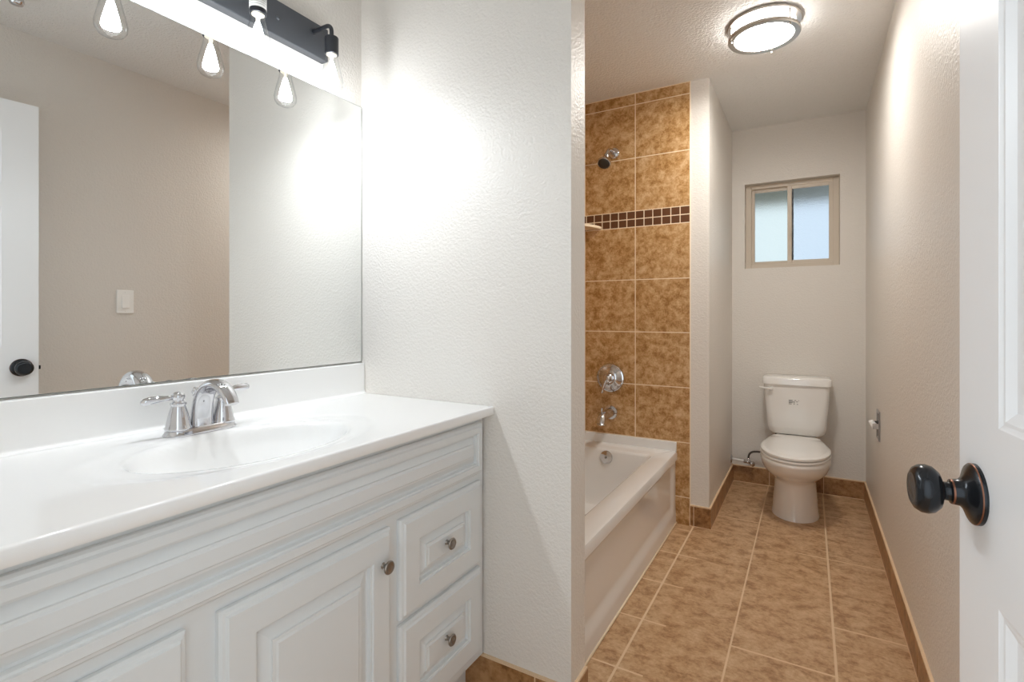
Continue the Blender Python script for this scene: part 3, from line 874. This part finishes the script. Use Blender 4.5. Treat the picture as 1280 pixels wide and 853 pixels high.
# ------------------------------------------------------------------ light switch (seen in the mirror)
ly, lz = 1.283, 1.212
lsw = empty('light_switch', (XR, ly, lz), 'white rocker light switch on the right wall, reflected in the mirror', 'switch')
mb = MB()
mb.box(XR-0.006, XR-0.0002, ly-0.038, ly+0.038, lz-0.060, lz+0.060, M['switch_white'], .0025); mb.build('wall_plate', lsw)
mb = MB()
mb.loft([[(XR-0.0062, ly-0.017, lz-0.033), (XR-0.0062, ly+0.017, lz-0.033), (XR-0.0062, ly+0.017, lz+0.033), (XR-0.0062, ly-0.017, lz+0.033)],
         [(XR-0.0115, ly-0.0165, lz-0.032), (XR-0.0115, ly+0.0165, lz-0.032), (XR-0.0070, ly+0.0165, lz+0.032), (XR-0.0070, ly-0.0165, lz+0.032)]], M['switch_white'], smooth=False)
mb.build('rocker', lsw)
for s in (-1, 1):
    mb = MB(); mb.lathe([(0.003, 0), (0.003, 0.0008), (0, 0.0012)], (XR-0.006, ly, lz+s*0.048), (-1, 0, 0), M['switch_white'], 12); mb.build('screw', lsw)

# ------------------------------------------------------------------ domed chrome ceiling fitting (seen at the mirror's top left)
spx, spy = -0.05, 0.765
spk = empty('ceiling_fitting', (spx, spy, H), 'small domed chrome ceiling fitting reflected in the top left corner of the mirror', 'fitting')
mb = MB(); mb.lathe([(0.034, 0), (0.034, -0.003), (0.026, -0.009), (0.016, -0.010)], (spx, spy, H), (0, 0, 1), M['chrome'], 24); mb.build('escutcheon', spk)
mb = MB(); mb.lathe([(0.013, -0.004), (0.014, -0.02), (0.022, -0.026), (0.024, -0.040), (0.020, -0.050), (0.010, -0.054), (0, -0.055)], (spx, spy, H), (0, 0, 1), M['chrome'], 24); mb.build('dome', spk)

# ------------------------------------------------------------------ the open door
TH = math.atan2(0.0964, 0.9954)
DW, DH, DT = 0.825, 2.043, 0.035
def dpt(s, d, z):
    """s from the free edge towards the hinge, d into the door's thickness (towards the wall), z up"""
    return (0.176+math.sin(TH)*s+math.cos(TH)*d, 0.902-math.cos(TH)*s+math.sin(TH)*d, z)
z0d = 0.012
mb = MB()
st = 0.117
mid = DW/2
cols = [(st, mid-0.056), (mid+0.056, DW-st)]
rowsz = [(0.245, 0.806), (1.012, 1.60), (1.70, 1.918)]
us = sorted({0, DW, *[c for q in cols for c in q]}); zs_ = sorted({z0d, DH+z0d, *[c for q in rowsz for c in q]})
for a, b in zip(us, us[1:]):
    for c, d in zip(zs_, zs_[1:]):
        if (a, b) in cols and (c, d) in rowsz:
            pr = [(0, 0), (0.002, 0.001), (0.006, 0.0025), (0.010, 0.0026), (0.022, 0.0085), (0.030, 0.0092), (0.032, 0.0092), (0.050, 0.004), (0.054, 0.003)]
            mb.loft([[dpt(a+i_, x_, c+i_), dpt(b-i_, x_, c+i_), dpt(b-i_, x_, d-i_), dpt(a+i_, x_, d-i_)] for i_, x_ in pr], M['door_paint'], (False, True), smooth=False)
        else:
            mb.face([dpt(a, 0, c), dpt(b, 0, c), dpt(b, 0, d), dpt(a, 0, d)], M['door_paint'])
z1d = DH+z0d
mb.face([dpt(0, DT, z0d), dpt(DW, DT, z0d), dpt(DW, DT, z1d), dpt(0, DT, z1d)], M['door_paint'])
for s_ in (0, DW):
    mb.face([dpt(s_, 0, z0d), dpt(s_, DT, z0d), dpt(s_, DT, z1d), dpt(s_, 0, z1d)], M['door_paint'])
for z_ in (z0d, z1d):
    mb.face([dpt(0, 0, z_), dpt(DW, 0, z_), dpt(DW, DT, z_), dpt(0, DT, z_)], M['door_paint'])
door = struct(mb.build('door_1', weld=True), 'white panelled door standing open against the right wall', 'door')
nrm = Vector((-math.cos(TH), -math.sin(TH), 0))
ko = Vector(dpt(0.056, 0, 0.918))
mb = MB()
mb.lathe([(0.0375, 0), (0.0375, 0.004), (0.0362, 0.0062), (0.0300, 0.0088), (0.0215, 0.0125), (0.0165, 0.017), (0.0155, 0.024), (0.0150, 0.026), (0.0125, 0.027), (0.0115, 0.0285), (0.0115, 0.0335),
          (0.0140, 0.0350), (0.0235, 0.0385), (0.0290, 0.0445), (0.0308, 0.0510), (0.0300, 0.0575), (0.0262, 0.0635), (0.0205, 0.0665), (0.0165, 0.0655), (0.011, 0.0660), (0, 0.0665)],
         ko, nrm, M['bronze'], 44)
kn = mb.build('door_knob', door, sharp=50)
mb = MB()
mb.lathe([(0.0376, 0.0043), (0.0374, 0.0051), (0.0368, 0.0056)], ko, nrm, M['copper'], 40, (False, False))
mb.lathe([(0.01555, 0.0243), (0.0154, 0.0252), (0.0150, 0.0262)], ko, nrm, M['copper'], 32, (False, False))
tag(mb.build('copper_edge', kn), 'rubbed copper edge of the dark rosette')
mb = MB()
q = [dpt(-0.0006, 0.006, 0.884), dpt(-0.0006, 0.029, 0.884), dpt(-0.0006, 0.029, 0.944), dpt(-0.0006, 0.006, 0.944)]
q2 = [dpt(0.001, 0.006, 0.884), dpt(0.001, 0.029, 0.884), dpt(0.001, 0.029, 0.944), dpt(0.001, 0.006, 0.944)]
mb.loft([q2, q], M['bronze'], smooth=False)
q = [dpt(-0.0006, 0.010, 0.905), dpt(-0.0006, 0.025, 0.905), dpt(-0.0006, 0.025, 0.923), dpt(-0.0006, 0.010, 0.923)]
q2 = [dpt(-0.009, 0.011, 0.906), dpt(-0.006, 0.024, 0.906), dpt(-0.006, 0.024, 0.922), dpt(-0.009, 0.011, 0.922)]
mb.loft([q, q2], M['bronze'], smooth=False)
mb.build('latch', door)
